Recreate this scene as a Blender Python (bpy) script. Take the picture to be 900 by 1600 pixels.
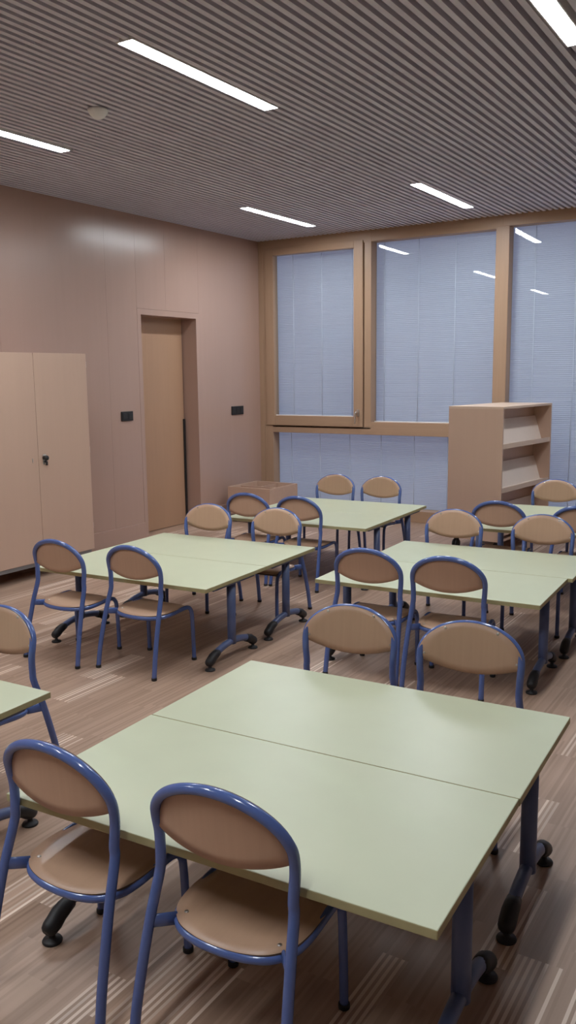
import bpy, bmesh, math, random
from mathutils import Vector, Matrix, noise
random.seed(4)
for o in list(bpy.data.objects): bpy.data.objects.remove(o)
scene = bpy.context.scene
C = scene.collection
PI = math.pi

# ------------------------------------------------------------------ camera
def setup_camera():
    yaw, pit, rol = math.radians(-31.85), math.radians(-9.02), math.radians(-0.66)
    fw = Vector((math.sin(yaw)*math.cos(pit), math.cos(yaw)*math.cos(pit), math.sin(pit)))
    r = Vector((math.cos(yaw), -math.sin(yaw), 0)); u = r.cross(fw)
    r2 = math.cos(rol)*r + math.sin(rol)*u; u2 = -math.sin(rol)*r + math.cos(rol)*u
    cd = bpy.data.cameras.new('camera'); cam = bpy.data.objects.new('camera', cd); C.objects.link(cam)
    M = Matrix((r2, u2, -fw)).transposed().to_4x4(); M.translation = Vector((0, 0, 1.525))
    cam.matrix_world = M
    cd.sensor_fit = 'VERTICAL'; cd.sensor_height = 24.0; cd.lens = 1349/1600*24.0
    cd.clip_start = 0.02; cd.clip_end = 100
    scene.camera = cam
setup_camera()

# ------------------------------------------------------------------ world, exposure
LAMP = 92.0           # emission strength of the ceiling luminaires
w = bpy.data.worlds.new('world'); scene.world = w; w.use_nodes = True
w.node_tree.nodes['Background'].inputs[0].default_value = (0.44, 0.48, 0.68, 1)
w.node_tree.nodes['Background'].inputs[1].default_value = 0.95
scene.view_settings.view_transform = 'Standard'
scene.view_settings.look = 'None'
scene.view_settings.gamma = 1.0
scene.view_settings.use_curve_mapping = False
scene.view_settings.exposure = 0.0

# ------------------------------------------------------------------ materials
def lin(c):
    return tuple(((v/255)/12.92 if v/255 <= .04045 else ((v/255+.055)/1.055)**2.4) for v in c)
class NT:
    def __init__(s, name):
        s.m = bpy.data.materials.new(name); s.m.use_nodes = True; s.t = s.m.node_tree
        s.b = s.t.nodes['Principled BSDF']
    def n(s, typ, **kw):
        nd = s.t.nodes.new(typ)
        for k, v in kw.items(): setattr(nd, k, v)
        return nd
    def l(s, a, b): s.t.links.new(a, b)
    def math(s, op, a, b=None):
        nd = s.n('ShaderNodeMath', operation=op)
        for i, v in enumerate((a, b)):
            if v is None: continue
            if isinstance(v, (int, float)): nd.inputs[i].default_value = v
            else: s.l(v, nd.inputs[i])
        return nd.outputs[0]
    def mix(s, f, a, b):
        nd = s.n('ShaderNodeMix', data_type='RGBA')
        if isinstance(f, (int, float)): nd.inputs[0].default_value = f
        else: s.l(f, nd.inputs[0])
        for i, v in ((6, a), (7, b)):
            if isinstance(v, tuple): nd.inputs[i].default_value = (*v[:3], 1)
            else: s.l(v, nd.inputs[i])
        return nd.outputs[2]
def plain(name, col, rough=.5, metal=0, spec=.5, var=0.0, scale=30):
    t = NT(name); t.b.inputs['Roughness'].default_value = rough; t.b.inputs['Metallic'].default_value = metal
    t.b.inputs['Specular IOR Level'].default_value = spec
    if var:
        tc = t.n('ShaderNodeTexCoord'); ns = t.n('ShaderNodeTexNoise'); ns.inputs['Scale'].default_value = scale
        t.l(tc.outputs['Object'], ns.inputs['Vector'])
        a = tuple(v*(1-var) for v in col); b = tuple(min(1, v*(1+var)) for v in col)
        t.l(t.mix(ns.outputs[0], a, b), t.b.inputs['Base Color'])
    else:
        t.b.inputs['Base Color'].default_value = (*col, 1)
    return t.m
def wood(name, col, stretch=(22, 22, 1.2), var=.13, rough=.4, spec=.5, world=False):
    """fine straight-grained veneer; grain runs along the axis with the small stretch"""
    t = NT(name)
    if world:
        g = t.n('ShaderNodeNewGeometry'); src = g.outputs['Position']
    else:
        g = t.n('ShaderNodeTexCoord'); src = g.outputs['Object']
    mp = t.n('ShaderNodeMapping'); mp.inputs['Scale'].default_value = stretch; t.l(src, mp.inputs['Vector'])
    n1 = t.n('ShaderNodeTexNoise'); n1.inputs['Scale'].default_value = 1.0; n1.inputs['Detail'].default_value = 5; n1.inputs['Roughness'].default_value = .65
    t.l(mp.outputs[0], n1.inputs['Vector'])
    mp2 = t.n('ShaderNodeMapping'); mp2.inputs['Scale'].default_value = tuple(v*.12 for v in stretch); t.l(src, mp2.inputs['Vector'])
    n2 = t.n('ShaderNodeTexNoise'); n2.inputs['Scale'].default_value = 1.0; t.l(mp2.outputs[0], n2.inputs['Vector'])
    f = t.math('ADD', t.math('MULTIPLY', n1.outputs[0], .6), t.math('MULTIPLY', n2.outputs[0], .4))
    a = tuple(v*(1-var*1.5) for v in col); b = tuple(min(1, v*(1+var*1.5)) for v in col)
    t.l(t.mix(f, a, b), t.b.inputs['Base Color'])
    t.b.inputs['Roughness'].default_value = rough; t.b.inputs['Specular IOR Level'].default_value = spec
    return t.m
def parquet():
    t = NT('parquet')
    g = t.n('ShaderNodeNewGeometry'); sep = t.n('ShaderNodeSeparateXYZ'); t.l(g.outputs['Position'], sep.inputs[0])
    x, y = sep.outputs[0], sep.outputs[1]
    def wn(a, b):
        cb = t.n('ShaderNodeCombineXYZ'); t.l(a, cb.inputs[0]); t.l(b, cb.inputs[1])
        nd = t.n('ShaderNodeTexWhiteNoise', noise_dimensions='2D'); t.l(cb.outputs[0], nd.inputs['Vector']); return nd.outputs['Value']
    row = t.math('FLOOR', t.math('DIVIDE', x, .118))
    zero = t.math('MULTIPLY', row, 0.0)
    off = wn(row, t.math('ADD', zero, 7.3))
    bid = t.math('FLOOR', t.math('ADD', t.math('DIVIDE', y, .40), t.math('MULTIPLY', off, 9.0)))
    brand = wn(row, bid)
    strip = t.math('FLOOR', t.math('DIVIDE', x, .00908))
    srand = wn(strip, t.math('ADD', bid, 31.7))
    srand2 = wn(strip, t.math('ADD', bid, 77.1))
    odd = t.math('GREATER_THAN', t.math('MODULO', t.math('ADD', strip, 4000.0), 2.0), .5)
    streak = t.math('MULTIPLY', t.math('MULTIPLY', odd, t.math('GREATER_THAN', srand, .40)), t.math('GREATER_THAN', brand, .77))
    mp = t.n('ShaderNodeMapping'); mp.inputs['Scale'].default_value = (60, 3, 1); t.l(g.outputs['Position'], mp.inputs['Vector'])
    ns = t.n('ShaderNodeTexNoise'); ns.inputs['Scale'].default_value = 1; ns.inputs['Detail'].default_value = 4; t.l(mp.outputs[0], ns.inputs['Vector'])
    tone = t.math('ADD', t.math('ADD', t.math('MULTIPLY', brand, .22), t.math('MULTIPLY', srand2, .36)), t.math('MULTIPLY', ns.outputs[0], .3))
    base = t.mix(tone, FLOOR_DARK, FLOOR_MID)
    col = t.mix(t.math('MULTIPLY', streak, t.math('ADD', t.math('MULTIPLY', srand2, .5), .36)), base, FLOOR_LIGHT)
    t.l(col, t.b.inputs['Base Color'])
    t.b.inputs['Roughness'].default_value = .42
    t.b.inputs['Specular IOR Level'].default_value = .4
    return t.m
FLOOR_DARK = (.245, .152, .103); FLOOR_MID = (.55, .375, .275); FLOOR_LIGHT = (.88, .72, .60)
M = {}
M['floor'] = parquet()
M['wall'] = wood('beech_wall_panel', (.445, .295, .237), (24, 24, 1.0), .04, .25, .5, world=True)
M['wall_seam'] = plain('panel_gap', (.10, .065, .05), .8)
M['door'] = wood('beech_door', (.44, .265, .165), (30, 30, 1.2), .06, .40, .4, world=True)
M['oak_v'] = wood('oak_frame_upright', (.40, .258, .165), (40, 40, 1.5), .12, .42, .4, world=True)
M['oak_h'] = wood('oak_frame_rail', (.40, .258, .165), (1.5, 40, 40), .12, .42, .4, world=True)
M['cab'] = wood('light_beech_laminate', (.55, .375, .28), (22, 22, 1.0), .04, .38, .45)
M['cab_in'] = wood('pale_beech_laminate', (.80, .68, .59), (2, 26, 26), .05, .45, .4)
M['cab_edge'] = wood('pale_beech_edge', (.62, .46, .35), (2, 26, 26), .05, .45, .4)
M['crate'] = wood('beech_crate', (.54, .365, .27), (2, 26, 26), .08, .5, .35)
M['ply'] = wood('beech_plywood', (.50, .318, .212), (34, 4, 1.6), .12, .36, .5)
M['ply_edge'] = plain('plywood_edge', (.10, .06, .04), .6)
M['blue'] = plain('blue_powder_coat', (.088, .138, .345), .15, 0, .6, .05, 60)
M['bluedark'] = plain('blue_grey_powder_coat', (.085, .115, .235), .36, 0, .5, .05, 60)
M['black'] = plain('black_plastic', (.018, .017, .018), .5, 0, .4)
M['top'] = plain('pale_green_laminate', (.555, .582, .408), .34, 0, .45, .03, 9)
M['top_edge'] = plain('table_edge_band', (.40, .36, .19), .5, 0, .3, .1, 20)
M['steel'] = plain('brushed_steel', (.6, .58, .55), .3, 1)
M['white'] = plain('white_plastic', (.86, .86, .85), .45)
M['grey'] = plain('grey_metal', (.22, .21, .21), .45, .3)
M['slat'] = wood('slat_wood', (.61, .59, .66), (30, 1.5, 30), .12, .6, .25, world=True)
M['void'] = plain('ceiling_void', (.26, .255, .31), .9)
M['plain_wall'] = plain('painted_wall', (.50, .42, .38), .8, 0, .2, .03, 3)
M['room_wood'] = M['wall']
def emis(name, col, s):
    t = NT(name); e = t.n('ShaderNodeEmission'); e.inputs[0].default_value = (*col, 1); e.inputs[1].default_value = s
    t.l(e.outputs[0], t.t.nodes['Material Output'].inputs[0]); return t.m
M['lamp'] = emis('luminaire_diffuser', (.90, .95, 1.0), LAMP)
def glass():
    t = NT('window_glass'); tr = t.n('ShaderNodeBsdfTransparent'); tr.inputs[0].default_value = (.93, .96, .97, 1)
    gl = t.n('ShaderNodeBsdfGlossy'); gl.inputs['Roughness'].default_value = .0
    fr = t.n('ShaderNodeFresnel'); fr.inputs[0].default_value = 1.5; ge = t.n('ShaderNodeNewGeometry')
    mx = t.n('ShaderNodeMixShader'); t.l(t.math('MULTIPLY', t.math('MINIMUM', t.math('MULTIPLY', fr.outputs[0], 1.8), 1.0), t.math('SUBTRACT', 1.0, ge.outputs['Backfacing'])), mx.inputs[0])
    t.l(tr.outputs[0], mx.inputs[1]); t.l(gl.outputs[0], mx.inputs[2])
    t.l(mx.outputs[0], t.t.nodes['Material Output'].inputs[0]); return t.m
M['glass'] = glass()
def blindmat():
    t = NT('blind_fabric'); d = t.n('ShaderNodeBsdfDiffuse'); tl = t.n('ShaderNodeBsdfTranslucent'); mx = t.n('ShaderNodeMixShader')
    tc = t.n('ShaderNodeNewGeometry'); mp = t.n('ShaderNodeMapping'); mp.inputs['Scale'].default_value = (2.5, 1, 50); t.l(tc.outputs['Position'], mp.inputs['Vector'])
    ns = t.n('ShaderNodeTexNoise'); ns.inputs['Scale'].default_value = 1; ns.inputs['Detail'].default_value = 3; t.l(mp.outputs[0], ns.inputs['Vector'])
    c = t.mix(ns.outputs[0], (.86, .85, .87), (.92, .91, .92))
    t.l(c, d.inputs[0]); tl.inputs[0].default_value = (.5, .54, .68, 1); mx.inputs[0].default_value = .2
    t.l(d.outputs[0], mx.inputs[1]); t.l(tl.outputs[0], mx.inputs[2]); t.l(mx.outputs[0], t.t.nodes['Material Output'].inputs[0]); return t.m
M['blind'] = blindmat()
M['cord'] = plain('blind_cord', (.85, .85, .88), .6)

# ------------------------------------------------------------------ mesh helpers
def add_box(bm, lo, hi, mat=0, bev=0.0):
    lo, hi = [min(a, b) for a, b in zip(lo, hi)], [max(a, b) for a, b in zip(lo, hi)]
    vs = [bm.verts.new((x, y, z)) for x in (lo[0], hi[0]) for y in (lo[1], hi[1]) for z in (lo[2], hi[2])]
    idx = ((0, 1, 3, 2), (4, 6, 7, 5), (0, 4, 5, 1), (2, 3, 7, 6), (0, 2, 6, 4), (1, 5, 7, 3))
    fs = []
    for f in idx:
        fc = bm.faces.new([vs[i] for i in f]); fc.material_index = mat; fs.append(fc)
    if bev:
        es = list({e for f in fs for e in f.edges})
        bmesh.ops.bevel(bm, geom=es, offset=bev, segments=2, profile=.5, affect='EDGES')
def catmull(pts, n=8):
    P = [Vector(p) for p in pts]; P = [2*P[0]-P[1]] + P + [2*P[-1]-P[-2]]; out = []
    for i in range(1, len(P)-2):
        p0, p1, p2, p3 = P[i-1:i+3]
        for k in range(n):
            t = k/n
            out.append(.5*((2*p1)+(-p0+p2)*t+(2*p0-5*p1+4*p2-p3)*t*t+(-p0+3*p1-3*p2+p3)*t**3))
    out.append(P[-2]); return out
def add_tube(bm, pts, r, seg=14, mat=0, caps=True, up=None, r2=None, ext=(None, None)):
    """sweep a circle (or an ellipse r x r2) along pts using parallel transport"""
    pts = [Vector(p) for p in pts]; n = len(pts)
    tang = [(pts[min(i+1, n-1)]-pts[max(i-1, 0)]).normalized() for i in range(n)]
    if ext[0]: tang[0] = (pts[1]-Vector(ext[0])).normalized()
    if ext[1]: tang[-1] = (Vector(ext[1])-pts[-2]).normalized()
    a = Vector(up) if up else (Vector((0, 0, 1)) if abs(tang[0].z) < .9 else Vector((0, 1, 0)))
    nrm = (a-tang[0]*a.dot(tang[0])).normalized(); rings = []
    rr = r if isinstance(r, (list, tuple)) else [r]*n
    for i in range(n):
        nrm = (nrm-tang[i]*nrm.dot(tang[i])).normalized(); b = tang[i].cross(nrm)
        rb = (r2/r if r2 else 1)*rr[i] if not isinstance(r, (list, tuple)) else rr[i]*(r2 or 1)
        rings.append([bm.verts.new(pts[i]+nrm*math.cos(2*PI*k/seg)*rr[i]+b*math.sin(2*PI*k/seg)*rb) for k in range(seg)])
    for i in range(n-1):
        for k in range(seg):
            f = bm.faces.new((rings[i][k], rings[i][(k+1) % seg], rings[i+1][(k+1) % seg], rings[i+1][k])); f.smooth = True; f.material_index = mat
    if caps:
        for rg, e in ((list(reversed(rings[0])), ext[0]), (rings[-1], ext[1])):
            if not e: f = bm.faces.new(rg); f.material_index = mat
def add_lathe(bm, prof, centre=(0, 0, 0), seg=24, mat=0, axis='z'):
    rings = []
    for r, h in prof:
        ring = []
        for k in range(seg):
            a = 2*PI*k/seg
            v = {'z': (r*math.cos(a), r*math.sin(a), h), 'x': (h, r*math.cos(a), r*math.sin(a)), 'y': (r*math.sin(a), h, r*math.cos(a))}[axis]
            ring.append(bm.verts.new(Vector(centre)+Vector(v)))
        rings.append(ring)
    for i in range(len(rings)-1):
        for k in range(seg):
            f = bm.faces.new((rings[i][k], rings[i][(k+1) % seg], rings[i+1][(k+1) % seg], rings[i+1][k])); f.smooth = True; f.material_index = mat
    bm.faces.new(list(reversed(rings[0]))).material_index = mat; bm.faces.new(rings[-1]).material_index = mat
def obj(name, bm, mats, parent=None, loc=None):
    bmesh.ops.recalc_face_normals(bm, faces=bm.faces[:])
    me = bpy.data.meshes.new(name); bm.to_mesh(me); bm.free()
    for m in (mats if isinstance(mats, (list, tuple)) else [mats]): me.materials.append(m)
    o = bpy.data.objects.new(name, me); C.objects.link(o)
    if parent: o.parent = parent
    if loc: o.location = loc
    return o
def BM(): return bmesh.new()
def box_obj(name, lo, hi, m, parent=None, bev=0.0):
    b = BM(); add_box(b, lo, hi, 0, bev); return obj(name, b, m, parent)
def tag(o, label, cat, group=None):
    o['label'] = label; o['category'] = cat
    if group: o['group'] = group
    return o
def thing(name, label, cat, loc=(0, 0, 0), rot=0.0, group=None):
    o = bpy.data.objects.new(name, None); C.objects.link(o); o.location = loc; o.rotation_euler = (0, 0, rot)
    o.empty_display_size = .1
    return tag(o, label, cat, group)
def struct(o, label=None):
    o['kind'] = 'structure'
    if label: o['label'] = label
    return o
def dup(root, loc, rot, label, group=None):
    r = root.copy(); C.objects.link(r); r.location = loc; r.rotation_euler = (0, 0, rot); r['label'] = label
    if group: r['group'] = group
    for ch in list(root.children):
        c = ch.copy(); C.objects.link(c); c.parent = r
        for g in list(ch.children):
            d = g.copy(); C.objects.link(d); d.parent = c
    return r

# ------------------------------------------------------------------ room
XL, XR, YB, YW, ZC = -5.445, 2.7, -3.0, 8.196, 2.97
struct(box_obj('floor', (XL-.3, YB-.1, -.06), (XR+.1, YW+.3, 0), M['floor']))
struct(box_obj('wall_right', (XR, YB, 0), (XR+.08, YW+.2, 3.1), M['plain_wall']))
struct(box_obj('wall_back', (XL-.2, YB-.08, 0), (XR, YB, 3.1), M['plain_wall']))
# left wall: veneered panels with open joints, a recess for the door
DY0, DY1, DZ = 6.225, 7.052, 2.092          # clear door opening
b = BM()
def panel(y0, y1, z0, z1): add_box(b, (XL-.02, y0+.0006, z0), (XL, y1-.0006, z1), 0)
ys = [YB, -1.6, -.3, .95, 2.2, 3.45, 4.6, 5.78]
for y0, y1 in zip(ys[:-1], ys[1:]): panel(y0, y1, 0, 3.06)
panel(5.78, DY0-.05, 0, 3.06)
panel(DY0-.05, 6.59, DZ+.055, 3.06); panel(6.59, DY1+.05, DZ+.055, 3.06)
panel(DY1+.05, YW+.12, 0, 3.06)
for lo, hi in (((XL-.06, YB, 0), (XL-.02, DY0-.05, 3.1)), ((XL-.06, DY1+.05, 0), (XL-.02, YW+.12, 3.1)), ((XL-.06, DY0-.05, DZ+.05), (XL-.02, DY1+.05, 3.1))):
    add_box(b, lo, hi, 1)
struct(obj('wall_left', b, [M['wall'], M['wall_seam']]))
# doorway lining and door leaf
b = BM(); D = .19
add_box(b, (XL-D, DY0-.05, 0), (XL+.002, DY0, DZ), 0)
add_box(b, (XL-D, DY1, 0), (XL+.002, DY1+.05, DZ), 0)
add_box(b, (XL-D, DY0-.05, DZ), (XL+.002, DY1+.05, DZ+.053), 0)
struct(obj('trim_1', b, [M['wall']]))
door = struct(box_obj('door_1', (XL-D-.045, DY0-.04, .006), (XL-D+.012, DY1-.012, DZ+.03), M['door']))
b = BM(); add_box(b, (XL-D+.0125, DY1-.034, .03), (XL-D+.03, DY1-.014, 1.09), 0, .003)
o = obj('door_handle', b, [M['black']], door); o['label'] = 'long black pull strip on the door edge'
struct(box_obj('wall_door_recess', (XL-D-.10, DY0-.3, 0), (XL-D-.05, DY1+.3, 2.4), M['wall_seam']))
# skirting on the left wall
b = BM(); add_box(b, (XL, 5.15, 0), (XL+.014, DY0-.052, .152), 0, .002); struct(obj('baseboard_left', b, [M['wall']]))
b = BM(); add_box(b, (XL, DY1+.052, 0), (XL+.014, YW-.005, .152), 0, .002); struct(obj('baseboard_left.001', b, [M['wall']]))

# window wall
G = .10                                    # glass set back from the frame face
XE = 1.45                                  # right end of the glazing
b = BM(); v, h = 0, 1
def up(x0, x1, z0, z1, d=.13): add_box(b, (x0, YW, z0), (x1, YW+d, z1), 0, .003)
def rail(x0, x1, z0, z1, d=.13): add_box(b, (x0, YW+.001, z0), (x1, YW+d, z1), 1, .003)
up(XL, -5.385, .117, 2.855, .11); 
up(-5.383, -5.275, .117, .97); up(-5.383, -5.35, .97, 2.855)
up(-4.135, -4.056, .97, 2.856); up(-2.755, -2.626, .117, 2.874)
up(-1.30, -1.17, .117, 2.874); up(.16, .29, .117, 2.874)
up(XE, XE+.06, .117, 2.874)
rail(XL, -4.056, 2.853, 3.06); rail(-4.056, -2.69, 2.856, 3.06); rail(-2.69, XE+.06, 2.874, 3.06)
rail(-5.275, -2.755, .892, .968); rail(-4.056, -2.755, .966, 1.026)
rail(-5.275, -4.056, .95, .969)
struct(obj('window_frame', b, [M['oak_v'], M['oak_h']]))
C.objects['window_frame'].name = 'trim_2'
b = BM(); add_box(b, (XL+.016, YW-.012, 0), (XE+.06, YW+.16, .117), 0, .003); struct(obj('baseboard_back', b, [M['oak_h']]))
b = BM(); add_box(b, (XE+.06, YW, 0), (XR, YW+.14, 3.06), 0); struct(obj('wall_front', b, [M['plain_wall']]))
def pane(name, x0, x1, z0, z1, y):
    bb = BM(); add_box(bb, (x0, y, z0), (x1, y+.006, z1), 0); return obj(name, bb, [M['glass']])
# opening sash
b = BM(); y0, y1 = YW-.014, YW+.08
add_box(b, (-5.35, y0, .972), (-5.243, y1, 2.878), 0, .004); add_box(b, (-4.254, y0, .972), (-4.147, y1, 2.878), 0, .004)
add_box(b, (-5.243, y0+.0005, .972), (-4.254, y1, 1.08), 1, .004); add_box(b, (-5.243, y0+.0005, 2.81), (-4.254, y1, 2.878), 1, .004)
win = struct(obj('window_1', b, [M['oak_v'], M['oak_h']]))
b = BM(); add_box(b, (-5.245, YW+.03, 1.078), (-4.252, YW+.036, 2.812), 0); obj('pane', b, [M['glass']], win)
b = BM(); add_box(b, (-5.243, YW+.018, 1.08), (-4.254, YW+.029, 1.088), 0); obj('glazing_bead', b, [M['white']], win)
b = BM()                                   # lever handle
add_box(b, (-4.211, y0-.012, 1.085), (-4.181, y0, 1.155), 0, .004)
add_tube(b, catmull([(-4.196, y0-.008, 1.13), (-4.196, y0-.04, 1.13), (-4.203, y0-.052, 1.122), (-4.208, y0-.054, 1.10), (-4.210, y0-.052, 1.01)], 6), .0085, 12)
o = obj('window_handle', b, [M['steel']], win); o['label'] = 'steel lever handle'
for i, (x0, x1, z0, z1) in enumerate(((-4.056, -2.755, 1.026, 2.856), (-2.626, -1.30, .117, 2.874), (-5.275, -2.755, .117, .892), (-1.17, .16, .117, 2.874), (.29, XE, .117, 2.874))):
    wn = struct(pane('window_%d' % (i+2), x0-.004, x1+.004, z0-.004, z1+.004, YW+G))
    if i in (0, 1): wn.matrix_world = Matrix.Translation((x0, YW+G, 0)) @ Matrix.Rotation(math.radians((1.0, 1.3)[i]), 4, 'Z') @ Matrix.Translation((-x0, -YW-G, 0))
    if i != 2:
        b = BM(); add_box(b, (x0, YW+G-.012, z0), (x1, YW+G-.001, z0+.008), 0); obj('glazing_bead', b, [M['white']], wn)
# closed blinds outside the glass
def blind(x0, x1, z0, z1, label, cords):
    t = thing('window_blind', label, 'blind', (0, YW+.165, z0), 0, 'closed blinds behind the windows')
    bb = BM(); n = int((z1-z0)/.019); pr = None
    for i in range(n+1):
        z = (z1-z0)*i/n
        for yy, dz in ((0, 0), (.003, (z1-z0)/n*.75)):
            if i == n and dz: continue
            cur = [bb.verts.new((x0, yy, z+dz)), bb.verts.new((x1, yy, z+dz))]
            if pr: bb.faces.new((pr[0], pr[1], cur[1], cur[0]))
            pr = cur
    bmesh.ops.solidify(bb, geom=bb.faces[:], thickness=.002)
    obj('slats', bb, [M['blind']], t)
    for c in cords:
        bb = BM(); add_tube(bb, [(c, -.005, 0), (c, -.005, z1-z0)], .0032, 8); obj('cord', bb, [M['cord']], t)
blind(-5.36, -4.10, .93, 2.93, 'closed grey-blue slatted blind behind the opening window in the corner', (-5.09, -4.73, -4.36))
blind(-4.09, -2.70, .93, 2.93, 'closed grey-blue slatted blind behind the middle window above the bookshelf', (-3.98, -3.60, -3.21))
blind(-5.36, -2.70, .05, .91, 'low grey-blue slatted blind behind the wide pane below the windows', (-5.13, -4.76, -4.385, -4.01, -3.63, -3.26))
blind(-2.69, -1.24, .05, 2.93, 'tall grey-blue slatted blind right of the bookshelf, floor to ceiling', (-2.42, -2.04, -1.66))
blind(-1.23, .22, .05, 2.93, 'tall grey-blue slatted blind outside the frame on the right', (-.95, -.57, -.19))
blind(.23, XE+.04, .05, 2.93, 'last tall grey-blue slatted blind at the right end of the glazing', (.5, .88, 1.26))

# ceiling: open slats under a dark void, with recessed strip lights
LX = [(-2.715, 3.655), (-4.305, 3.665), (-4.445, 7.075), (-2.82, 7.045), (-1.063, 3.62),
      (-1.10, 7.045), (-4.25, .25), (-2.64, .23), (-1.02, .2)]
LL, LW = 1.17, .082
b = BM()
add_box(b, (XL-.05, YB-.05, 3.06), (XR+.05, YW+.2, 3.10), 1)
per = .0556; x = XL+.012; k = 0
while x < XR-.03:
    x1 = x+.0285; cuts = []
    for lx, ly in LX:
        if x1 > lx-LW/2-.014 and x < lx+LW/2+.014: cuts.append((ly-LL/2-.014, ly+LL/2+.014))
    j = YB+.3+.62*((k//11) % 3)
    while j < YW: cuts.append((j-.0015, j+.0015)); j += 1.86
    y = YB
    for c0, c1 in sorted(cuts):
        if c0 > y: add_box(b, (x, y, ZC), (x1, c0, ZC+.045), 0)
        y = max(y, c1)
    if y < YW-.005: add_box(b, (x, y, ZC), (x1, YW-.005, ZC+.045), 0)
    x += per; k += 1
struct(obj('ceiling', b, [M['slat'], M['void']]))
where = {0: 'long lit strip light nearest the top centre of the ceiling', 1: 'lit strip light at the left edge near the smoke detector',
         2: 'lit strip light furthest back, toward the left corner window', 3: 'lit strip light furthest back, above the middle window', 4: 'lit strip light in the top right corner of the photo'}
lt = None
for i, (lx, ly) in enumerate(LX):
    lab = where.get(i, 'lit ceiling strip light outside the picture')
    if lt is None:
        lt = thing('ceiling_light', lab, 'ceiling light', (lx, ly, ZC), 0, 'strip lights in the slatted ceiling')
        b = BM(); hw, hl = LW/2+.008, LL/2+.008
        add_box(b, (-hw, -hl, .03), (hw, hl, .085), 0)
        for lo, hi in (((-hw, -hl, -.002), (-hw+.007, hl, .03)), ((hw-.007, -hl, -.002), (hw, hl, .03)), ((-hw+.007, -hl, -.002), (hw-.007, -hl+.007, .03)), ((-hw+.007, hl-.007, -.002), (hw-.007, hl, .03))):
            add_box(b, lo, hi, 0)
        obj('housing', b, [M['white']], lt)
        b = BM(); add_box(b, (-LW/2, -LL/2, .002), (LW/2, LL/2, .02), 0); obj('diffuser', b, [M['lamp']], lt)
    else:
        dup(lt, (lx, ly, ZC), 0, lab)
b = BM(); add_lathe(b, [(.030, 0), (.056, -.001), (.057, -.008), (.045, -.030), (.028, -.046), (.010, -.052), (.002, -.0525)], (0, 0, 0), 28)
o = tag(obj('smoke_detector', b, [M['white']], None, (-3.50, 3.715, ZC)), 'small white domed smoke detector on the slatted ceiling', 'smoke detector')

# ------------------------------------------------------------------ wall plates
def plate(y0, y1, z0, z1, label, n):
    t = thing('light_switch', label, 'switch', (XL, (y0+y1)/2, (z0+z1)/2), 0)
    w, hgt = (y1-y0)/2, (z1-z0)/2
    b = BM(); add_box(b, (0, -w, -hgt), (.012, w, hgt), 0, .004); obj('cover_plate', b, [M['black']], t)
    for i in range(n):
        c = -w+(2*w)*(i+.5)/n
        b = BM(); add_box(b, (.0125, c-.026, -.026), (.017, c+.026, .026), 0, .002); obj('rocker', b, [M['grey_dark']], t)
M['grey_dark'] = plain('charcoal_plastic', (.020, .019, .020), .5)
plate(5.905, 6.06, 1.125, 1.212, 'black switch plate on the wall left of the door', 2)
plate(7.63, 7.85, 1.105, 1.197, 'black switch plate on the wall right of the door', 3)

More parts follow.
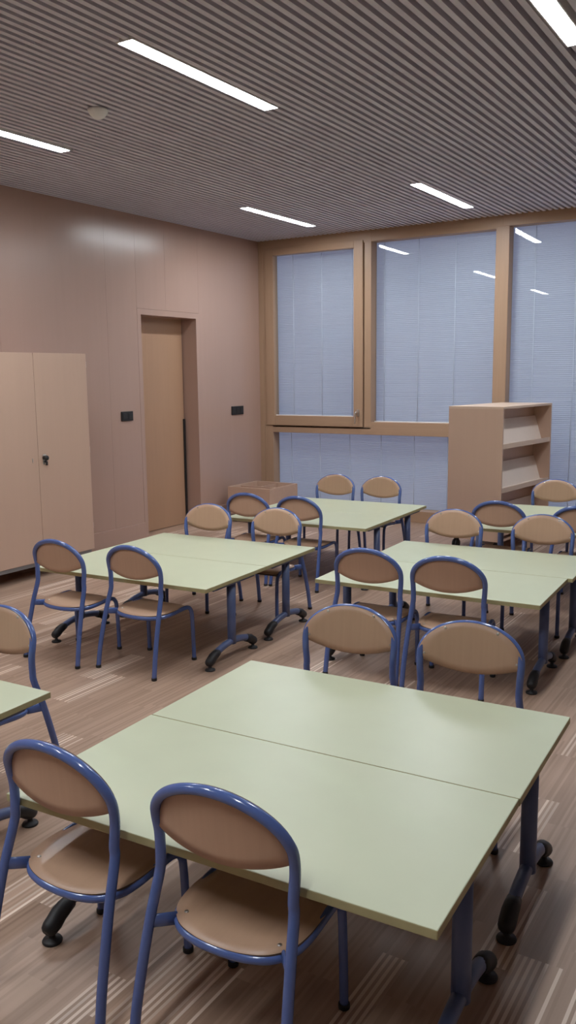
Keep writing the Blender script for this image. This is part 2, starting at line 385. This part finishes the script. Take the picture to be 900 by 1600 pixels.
# ------------------------------------------------------------------ cupboard
def cupboard():
    X0, X1, Y0, Y1, Z0, Z1 = XL+.016, -5.05, 4.02, 5.098, .128, 1.71
    t = thing('cupboard', 'tall pale beech two-door cupboard with a key in its lock, against the left wall', 'cupboard', ((X0+X1)/2, (Y0+Y1)/2, 0))
    ox, oy = (X0+X1)/2, (Y0+Y1)/2
    L = lambda p: (p[0]-ox, p[1]-oy, p[2])
    def bx(b, lo, hi, m=0, bev=0): add_box(b, L(lo), L(hi), m, bev)
    b = BM(); th = .019; Xc = X1-.021
    bx(b, (X0, Y0, Z0), (Xc, Y0+th, Z1), 0, .001); bx(b, (X0, Y1-th, Z0), (Xc, Y1, Z1), 0, .001)
    bx(b, (X0, Y0+th, Z1-th), (Xc, Y1-th, Z1), 0); bx(b, (X0, Y0+th, Z0), (Xc, Y1-th, Z0+th), 0); bx(b, (X0, Y0+th, Z0+th), (X0+.008, Y1-th, Z1-th), 0)
    obj('carcass', b, [M['cab']], t)
    ym = 4.553
    b = BM(); bx(b, (Xc+.002, Y0, Z0), (X1, ym-.0015, Z1), 0, .0015); d1 = obj('door', b, [M['cab']], t)
    b = BM(); bx(b, (Xc+.002, ym+.0015, Z0), (X1, Y1, Z1), 0, .0015); d2 = obj('door', b, [M['cab']], t)
    b = BM(); bx(b, (X1, ym-.062, .895), (X1+.003, ym-.054, .925), 0, .001); obj('strike_plate', b, [M['steel']], d1)
    b = BM(); bx(b, (X1, ym+.040, .872), (X1+.006, ym+.074, .948), 0, .0025); lk = obj('lock', b, [M['steel']], d2)
    b = BM(); add_lathe(b, [(.016, 0), (.016, .018), (.019, .022), (.019, .034), (.012, .040), (.001, .041)], L((X1+.006, ym+.050, .922)), 20, 0, 'x')
    obj('knob', b, [M['black']], d2)
    b = BM(); add_lathe(b, [(.009, 0), (.009, .012), (.001, .013)], L((X1+.006, ym+.060, .893)), 14, 0, 'x')
    bx(b, (X1+.018, ym+.052, .864), (X1+.026, ym+.070, .895), 0, .003); obj('key', b, [M['black']], d2)
    b = BM(); add_box(b, L((X1-.05, Y0+.01, .098)), L((X1-.006, Y1-.03, .127)), 0); add_box(b, L((X0+.01, Y0+.01, .098)), L((X0+.05, Y1-.03, .127)), 0)
    add_box(b, L((X0+.05, Y0+.01, .098)), L((X1-.05, Y0+.05, .127)), 0); add_box(b, L((X0+.05, Y1-.07, .098)), L((X1-.05, Y1-.03, .127)), 0)
    obj('plinth_frame', b, [M['grey']], t)
    for fx in (X0+.03, X1-.03):
        for fy in (Y0+.04, Y1-.055):
            b = BM(); add_lathe(b, [(.022, 0), (.022, .012), (.014, .018), (.014, .098)], L((fx, fy, 0)), 16); obj('foot', b, [M['black']], t)
    for hz in (.30, .92, 1.60):
        b = BM(); bx(b, (Xc-.012, Y1-.001, hz), (X1-.004, Y1+.006, hz+.05), 0, .002); obj('hinge', b, [M['steel']], t)
cupboard()

# ------------------------------------------------------------------ crate on castors in the corner
def caster(parent, x, y, h, name='caster'):
    r = h*.40; b = BM()
    for s in (-1, 1): add_lathe(b, [(r*.5, -.009), (r*.92, -.009), (r, -.006), (r, .006), (r*.92, .009), (r*.5, .009)], (x+s*.013, y, r), 20, 0, 'x')
    add_lathe(b, [(.013, r*1.0), (.016, r*1.75), (.022, r*1.95), (.022, h)], (x, y+.008, 0), 14)
    add_lathe(b, [(r*.55, -.004), (r*.55, .004)], (x, y, r), 14, 0, 'x')
    return obj(name, b, [M['black']], parent)
def crate():
    x0, x1, y0, y1, z0, z1, th = -5.30, -4.775, 7.335, 7.885, .085, .372, .018
    ox, oy = (x0+x1)/2, (y0+y1)/2
    t = thing('storage_crate', 'low open-topped beech storage crate with dividers in the corner', 'crate', (ox, oy, 0))
    w, d = (x1-x0)/2, (y1-y0)/2
    for lo, hi in (((-w, -d, z0), (w, -d+th, z1)), ((-w, d-th, z0), (w, d, z1)), ((-w, -d+th, z0), (-w+th, d-th, z1)), ((w-th, -d+th, z0), (w, d-th, z1))):
        b = BM(); add_box(b, lo, hi, 0, .001); obj('side_panel', b, [M['crate']], t)
    b = BM(); add_box(b, (-w+th, -d+th, z0), (w-th, d-th, z0+.012), 0); obj('bottom', b, [M['crate']], t)
    b = BM(); add_box(b, (-w+th, -.06, z0+.012), (w-th, -.045, z1-.012), 0); obj('divider', b, [M['crate']], t)
    b = BM(); add_box(b, (.0, -.045, z0+.012), (.014, d-th, z1-.012), 0); obj('divider', b, [M['crate']], t)
    for sx in (-1, 1):
        for sy in (-1, 1): caster(t, sx*(w-.05), sy*(d-.05), z0)
crate()

# ------------------------------------------------------------------ bookshelf
def bookshelf():
    t = thing('bookshelf', 'light beech book display shelf on black castors by the tall window', 'bookshelf', (-2.755, 7.075, 0), math.radians(-7))
    W, Lh, z0, z1, th = .50, 1.03, .105, 1.245, .019
    for yy in (0, Lh-th):
        b = BM(); add_box(b, (0, yy, z0), (W, yy+th, z1-th), 0, .0012); obj('side_panel', b, [M['cab']], t)
    b = BM(); add_box(b, (0, 0, z1-th), (W, Lh, z1), 0, .0012); obj('top', b, [M['cab_edge']], t)
    b = BM(); add_box(b, (0, th, z0), (W, Lh-th, z0+th), 0); obj('bottom', b, [M['cab']], t)
    for s in (1, -1):
        b = BM(); add_box(b, (W/2+s*.075, th, z0+th), (W/2+s*.087, Lh-th, z1-th), 0); obj('back_panel', b, [M['cab']], t)
    for s in (1, -1):
        for zl in (.905, .535, .165):
            X = lambda x: W/2+s*x
            q = [(.100, zl+.225), (.165, zl+.016), (.240, zl+.016), (.240, zl), (.152, zl), (.088, zl+.222)]
            b = BM(); va = [b.verts.new((X(x), th+.001, z)) for x, z in q]; vb = [b.verts.new((X(x), Lh-th-.001, z)) for x, z in q]
            for i in range(6): b.faces.new((va[i], va[(i+1) % 6], vb[(i+1) % 6], vb[i]))
            b.faces.new(va[::-1]); b.faces.new(vb); sh = obj('display_shelf', b, [M['cab_in']], t)
            b = BM(); add_box(b, (X(.2405), th+.001, zl-.012), (X(.249), Lh-th-.001, zl+.030), 0, .002); obj('lip', b, [M['cab_edge']], sh)
    for fx in (.06, W-.06):
        for fy in (.06, Lh-.06): caster(t, fx, fy, z0)
bookshelf()

# ------------------------------------------------------------------ tables
TW, TD, TH = 1.175, .600, .46
GT = 'pale green two-legged classroom tables pushed together in pairs'
def make_table(label, loc, rot):
    t = thing('classroom_table', label, 'table', loc, rot, GT)
    b = BM(); add_box(b, (-TW/2, -TD/2+.001, TH-.022), (TW/2, TD/2-.001, TH), 0, .0025)
    b.faces.ensure_lookup_table()
    for f in b.faces:
        c = f.calc_center_median()
        f.normal_update()
        if abs(f.normal.z) < .5: f.material_index = 1
    obj('tabletop', b, [M['top'], M['top_edge']], t)
    b = BM()
    add_box(b, (-TW/2+.09, -.02, TH-.064), (TW/2-.09, .02, TH-.0225), 0, .003)
    obj('beam', b, [M['bluedark']], t)
    for s in (-1, 1):
        cx = s*(TW/2-.046)
        b = BM(); add_tube(b, [(cx, 0, .088), (cx, 0, .20), (cx, 0, TH-.03)], .0235, 22, 0, True, (0, 1, 0), .0235)
        add_box(b, (cx-.028, -.20, TH-.038), (cx+.028, .20, TH-.0225), 0, .004)
        leg = obj('leg', b, [M['bluedark']], t)
        arc = [(cx, y, .040+.062*math.cos(PI/2*abs(y)/.245)**.8) for y in [i/100 for i in range(-17, 18)]]
        b = BM(); add_tube(b, arc, .0185, 16, 0, True, (1, 0, 0), .0185); obj('foot_bar', b, [M['bluedark']], leg)
        for e in (-1, 1):
            pts = []; rr = []
            for y, rad in ((.140, .0205), (.165, .0235), (.185, .0245), (.205, .025), (.222, .0235), (.231, .0195), (.236, .012)):
                z = .040+.062*max(0, math.cos(PI/2*y/.245))**.8-(.010 if y > .2 else .003)
                pts.append((cx, e*y, z)); rr.append(rad)
            b = BM(); add_tube(b, pts, rr, 16, 0, True, (1, 0, 0)); obj('foot_cap', b, [M['black']], leg)
            b = BM(); add_lathe(b, [(.027, 0), (.028, .004), (.025, .009), (.010, .012), (.008, .024), (.008, .045)], (cx, e*.214, 0), 20); obj('glide', b, [M['black']], leg)
    return t
R = math.radians
tabs = [
 ((-1.163, 1.716), 2.2, 'nearer pale green table of the front pair, with two chairs seen from behind'),
 ((-1.184, 2.316), 2.2, 'farther pale green table of the front pair, its long seam against the nearest table'),
 ((-3.195, 3.655), 2.6, 'nearer pale green table of the pair beside the tall cupboard'),
 ((-3.222, 4.256), 2.6, 'farther pale green table of the pair beside the tall cupboard'),
 ((-1.655, 4.172), 2.3, 'nearer pale green table of the pair in the middle right'),
 ((-1.655, 4.775), 2.3, 'farther pale green table of the pair in the middle right'),
 ((-3.265, 5.590), 2.4, 'nearer pale green table of the back pair in front of the beech crate'),
 ((-3.290, 6.191), 2.4, 'farther pale green table of the back pair, nearest the low window pane'),
 ((-1.550, 6.040), 3.0, 'nearer pale green table of the back pair in front of the bookshelf'),
 ((-1.582, 6.641), 3.0, 'farther pale green table of the back pair in front of the bookshelf'),
 ((-2.770, 1.655), 1.8, 'pale green table cut off by the left edge of the photo'),
]
t0 = None
for (x, y), r, lab in tabs:
    if t0 is None: t0 = make_table(lab, (x, y, 0), R(r))
    else: dup(t0, (x, y, 0), R(r), lab)

# ------------------------------------------------------------------ chairs
RT = .0125
def chair_paths():
    side = [(.196, -.200, .006), (.1925, -.180, .13), (.184, -.140, .295), (.176, -.106, .405), (.1735, -.103, .44), (.1765, -.100, .50), (.178, -.107, .545)]
    arch = []
    for i in range(1, 12):
        a = PI*i/12; arch.append((.178*math.cos(a), -.107-.036*math.sin(a), .545+.114*math.sin(a)))
    left = [(-x, y, z) for x, y, z in side]
    return catmull(side+arch+left[::-1], 7)
def make_chair(label, loc, rot):
    t = thing('school_chair', label, 'chair', loc, rot, GC)
    P = chair_paths(); n = len(P)
    cut = next(i for i, p in enumerate(P) if p.z > .30)
    tube = lambda name, pts, m='blue', r=RT, par=t, **k: (lambda b: (add_tube(b, pts, r, 16, 0, True, **k), obj(name, b, [M[m]], par))[1])(BM())
    tube('leg', P[:cut+1], ext=(None, P[cut+1])); tube('leg', P[n-1-cut:], ext=(P[n-2-cut], None)); tube('back_frame', P[cut:n-cut], ext=(P[cut-1], P[n-cut]))
    # seat frame: one bent tube, front foot to front foot around the back of the seat
    half = [(.161, .163, .006), (.1605, .161, .12), (.160, .156, .245), (.1605, .145, .285), (.1615, .115, .304), (.163, .05, .303), (.162, -.02, .297), (.150, -.072, .293), (.115, -.112, .2915), (.06, -.132, .291), (0, -.137, .291)]
    S = catmull(half+[(-x, y, z) for x, y, z in half[-2::-1]], 7); ns = len(S)
    cs = next(i for i, p in enumerate(S) if p.z > .25)
    tube('leg', S[:cs+1], r=.0112, ext=(None, S[cs+1])); tube('leg', S[ns-1-cs:], r=.0112, ext=(S[ns-2-cs], None)); tube('seat_frame', S[cs:ns-cs], r=.0112, ext=(S[cs-1], S[ns-cs]))
    for s in (-1, 1):
        tube('bracket', [(s*.183, -.138, .300), (s*.165, -.118, .297), (s*.142, -.092, .294)], r=.0165, up=(0, 0, 1), r2=.0075)
    for x, y in ((.196, -.2), (-.196, -.2), (.161, .163), (-.161, .163)):
        b = BM(); add_lathe(b, [(.0125, 0), (.0145, .002), (.0145, .013), (.013, .015)], (x, y, 0), 16); obj('foot_cap', b, [M['black']], t)
    # seat: thin plywood, rounded at the back, rolled down at the front
    out = []
    for x, y in ((.156, .156), (.166, .10), (.168, .04), (.167, -.02), (.155, -.073), (.119, -.115), (.062, -.136), (0, -.1415)): out.append((x, y))
    full = out+[(-x, y) for x, y in out[-2::-1]]
    C2 = catmull([(x, y, 0) for x, y in full], 5)
    b = BM()
    def seat_z(x, y):
        z = .3135-.004*math.cos(x/.169*PI/2)-max(0, .02-y)*.045
        if y > .11: z -= .35*(y-.11)**2/.05
        return z
    grid = []
    for c in C2: pass
    rows = 14
    ring_t, ring_b = [], []
    for sc in (1.0, .8, .6, .4, .2):
        rt = [b.verts.new((c.x*sc, .01+(c.y-.01)*sc, seat_z(c.x*sc, .01+(c.y-.01)*sc))) for c in C2]; ring_t.append(rt)
    rb = [b.verts.new((v.co.x, v.co.y, v.co.z-.009)) for v in ring_t[0]]
    m = len(C2)
    for a, c in zip(ring_t[:-1], ring_t[1:]):
        for i in range(m): b.faces.new((a[i], a[(i+1) % m], c[(i+1) % m], c[i])).smooth = True
    cv = b.verts.new((0, .01, seat_z(0, .01)))
    for i in range(m): b.faces.new((ring_t[-1][i], ring_t[-1][(i+1) % m], cv)).smooth = True
    for i in range(m): b.faces.new((ring_t[0][i], rb[i], rb[(i+1) % m], ring_t[0][(i+1) % m])).material_index = 1
    b.faces.new(rb).material_index = 0
    seat = obj('seat', b, [M['ply'], M['ply_edge']], t)
    for s in (-1, 1):
        b = BM(); add_lathe(b, [(.0055, -.002), (.0055, .0012), (.0035, .0024), (.0005, .0028)], (s*.124, -.078, seat_z(.124, -.078)), 12); o = obj('screw', b, [M['steel']], seat)
    # backrest: plywood plate on the front of the arch, lens shaped
    b = BM(); pl = []
    nseg = 26
    for i in range(nseg+1):
        a = PI*i/nseg; pl.append((.184*math.cos(a), .540+.1265*math.sin(a)))
    pl = [(.1838, .530)]+pl+[(-.1838, .530)]
    for i in range(1, nseg):
        u = -1+2*i/nseg; pl.append((.1838*u, .530-.042*(1-u*u)))
    def by(x, z):
        k = min(1, max(0, (z-.49)/.17)); return -.0905-.036*math.sin(math.acos(max(-1, min(1, abs(x)/.19))))*(.85+.15*k)-.006*k+.0035
    ct = (0, .58); F, B = [], []
    for sc in (1.0, .75, .5, .25):
        F.append([b.verts.new((x*sc, by(x*sc, ct[1]+(z-ct[1])*sc), ct[1]+(z-ct[1])*sc)) for x, z in pl])
        B.append([b.verts.new((x*sc, by(x*sc, ct[1]+(z-ct[1])*sc)-.008, ct[1]+(z-ct[1])*sc)) for x, z in pl])
    m = len(pl)
    for L_, cy in ((F, 0), (B, -.008)):
        for a, c in zip(L_[:-1], L_[1:]):
            for i in range(m): b.faces.new((a[i], a[(i+1) % m], c[(i+1) % m], c[i])).smooth = True
        cv = b.verts.new((0, by(0, ct[1])+cy, ct[1]))
        for i in range(m): b.faces.new((L_[-1][i], L_[-1][(i+1) % m], cv)).smooth = True
    for i in range(m): b.faces.new((F[0][i], B[0][i], B[0][(i+1) % m], F[0][(i+1) % m])).material_index = 1
    back = obj('backrest', b, [M['ply'], M['ply_edge']], t)
    for x, z in ((.164, .545), (-.164, .545), (.092, .640), (-.092, .640)):
        b = BM(); add_lathe(b, [(.0052, -.002), (.0052, .0014), (.003, .0026), (.0005, .003)], (x, by(x, z), z), 12, 0, 'y'); obj('screw', b, [M['steel']], back)
    return t
GC = 'small school chairs with blue tube frames and beech seats'
chairs = [
 ((-1.514, 1.480), -1.3, 'blue-framed chair seen from behind at the front table, bottom left of the photo'),
 ((-1.047, 1.500), 2.2, 'blue-framed chair seen from behind at the front table, nearest the camera, right of its neighbour'),
 ((-1.446, 2.660), 185.4, 'blue-framed chair facing the camera across the front table, left of the two'),
 ((-.980, 2.671), 185.4, 'blue-framed chair facing the camera across the front table, right of the two'),
 ((-3.471, 3.337), .4, 'blue-framed chair seen from behind at the table by the cupboard, left of the two'),
 ((-2.990, 3.404), -1.3, 'blue-framed chair seen from behind at the table by the cupboard, right of the two'),
 ((-3.495, 4.498), 182.9, 'blue-framed chair facing the camera across the table by the cupboard, in front of the door'),
 ((-2.986, 4.555), 181.5, 'blue-framed chair facing the camera across the table by the cupboard, right of the two'),
 ((-1.902, 3.921), 1.1, 'blue-framed chair seen from behind at the middle right table, left of the two'),
 ((-1.487, 3.931), 4.6, 'blue-framed chair seen from behind at the middle right table, right of the two'),
 ((-1.949, 5.028), 182.7, 'blue-framed chair facing the camera across the middle right table, left of the two'),
 ((-1.401, 5.078), 182.9, 'blue-framed chair facing the camera across the middle right table, right of the two'),
 ((-3.604, 5.342), 2.5, 'blue-framed chair seen from behind at the back table, just in front of the beech crate'),
 ((-3.168, 5.360), -.2, 'blue-framed chair seen from behind at the back table, right of the one by the crate'),
 ((-3.572, 6.425), 180.8, 'blue-framed chair facing the camera at the low window pane, left of the two'),
 ((-3.146, 6.444), 179.2, 'blue-framed chair facing the camera at the low window pane, right of the two'),
 ((-1.845, 5.785), 2.5, 'blue-framed chair seen from behind at the back right table, in front of the bookshelf'),
 ((-1.303, 5.795), 2.5, 'blue-framed chair seen from behind at the back right table, cut by the right photo edge'),
 ((-1.796, 6.866), 182.5, 'blue-framed chair facing the camera beside the bookshelf, behind the back right table'),
 ((-2.605, 1.999), 182.5, 'blue-framed chair cut off by the left edge of the photo, behind the cut-off table'),
]
c0 = None
for (x, y), r, lab in chairs:
    if c0 is None: c0 = make_chair(lab, (x, y, 0), R(r))
    else: dup(c0, (x, y, 0), R(r), lab)
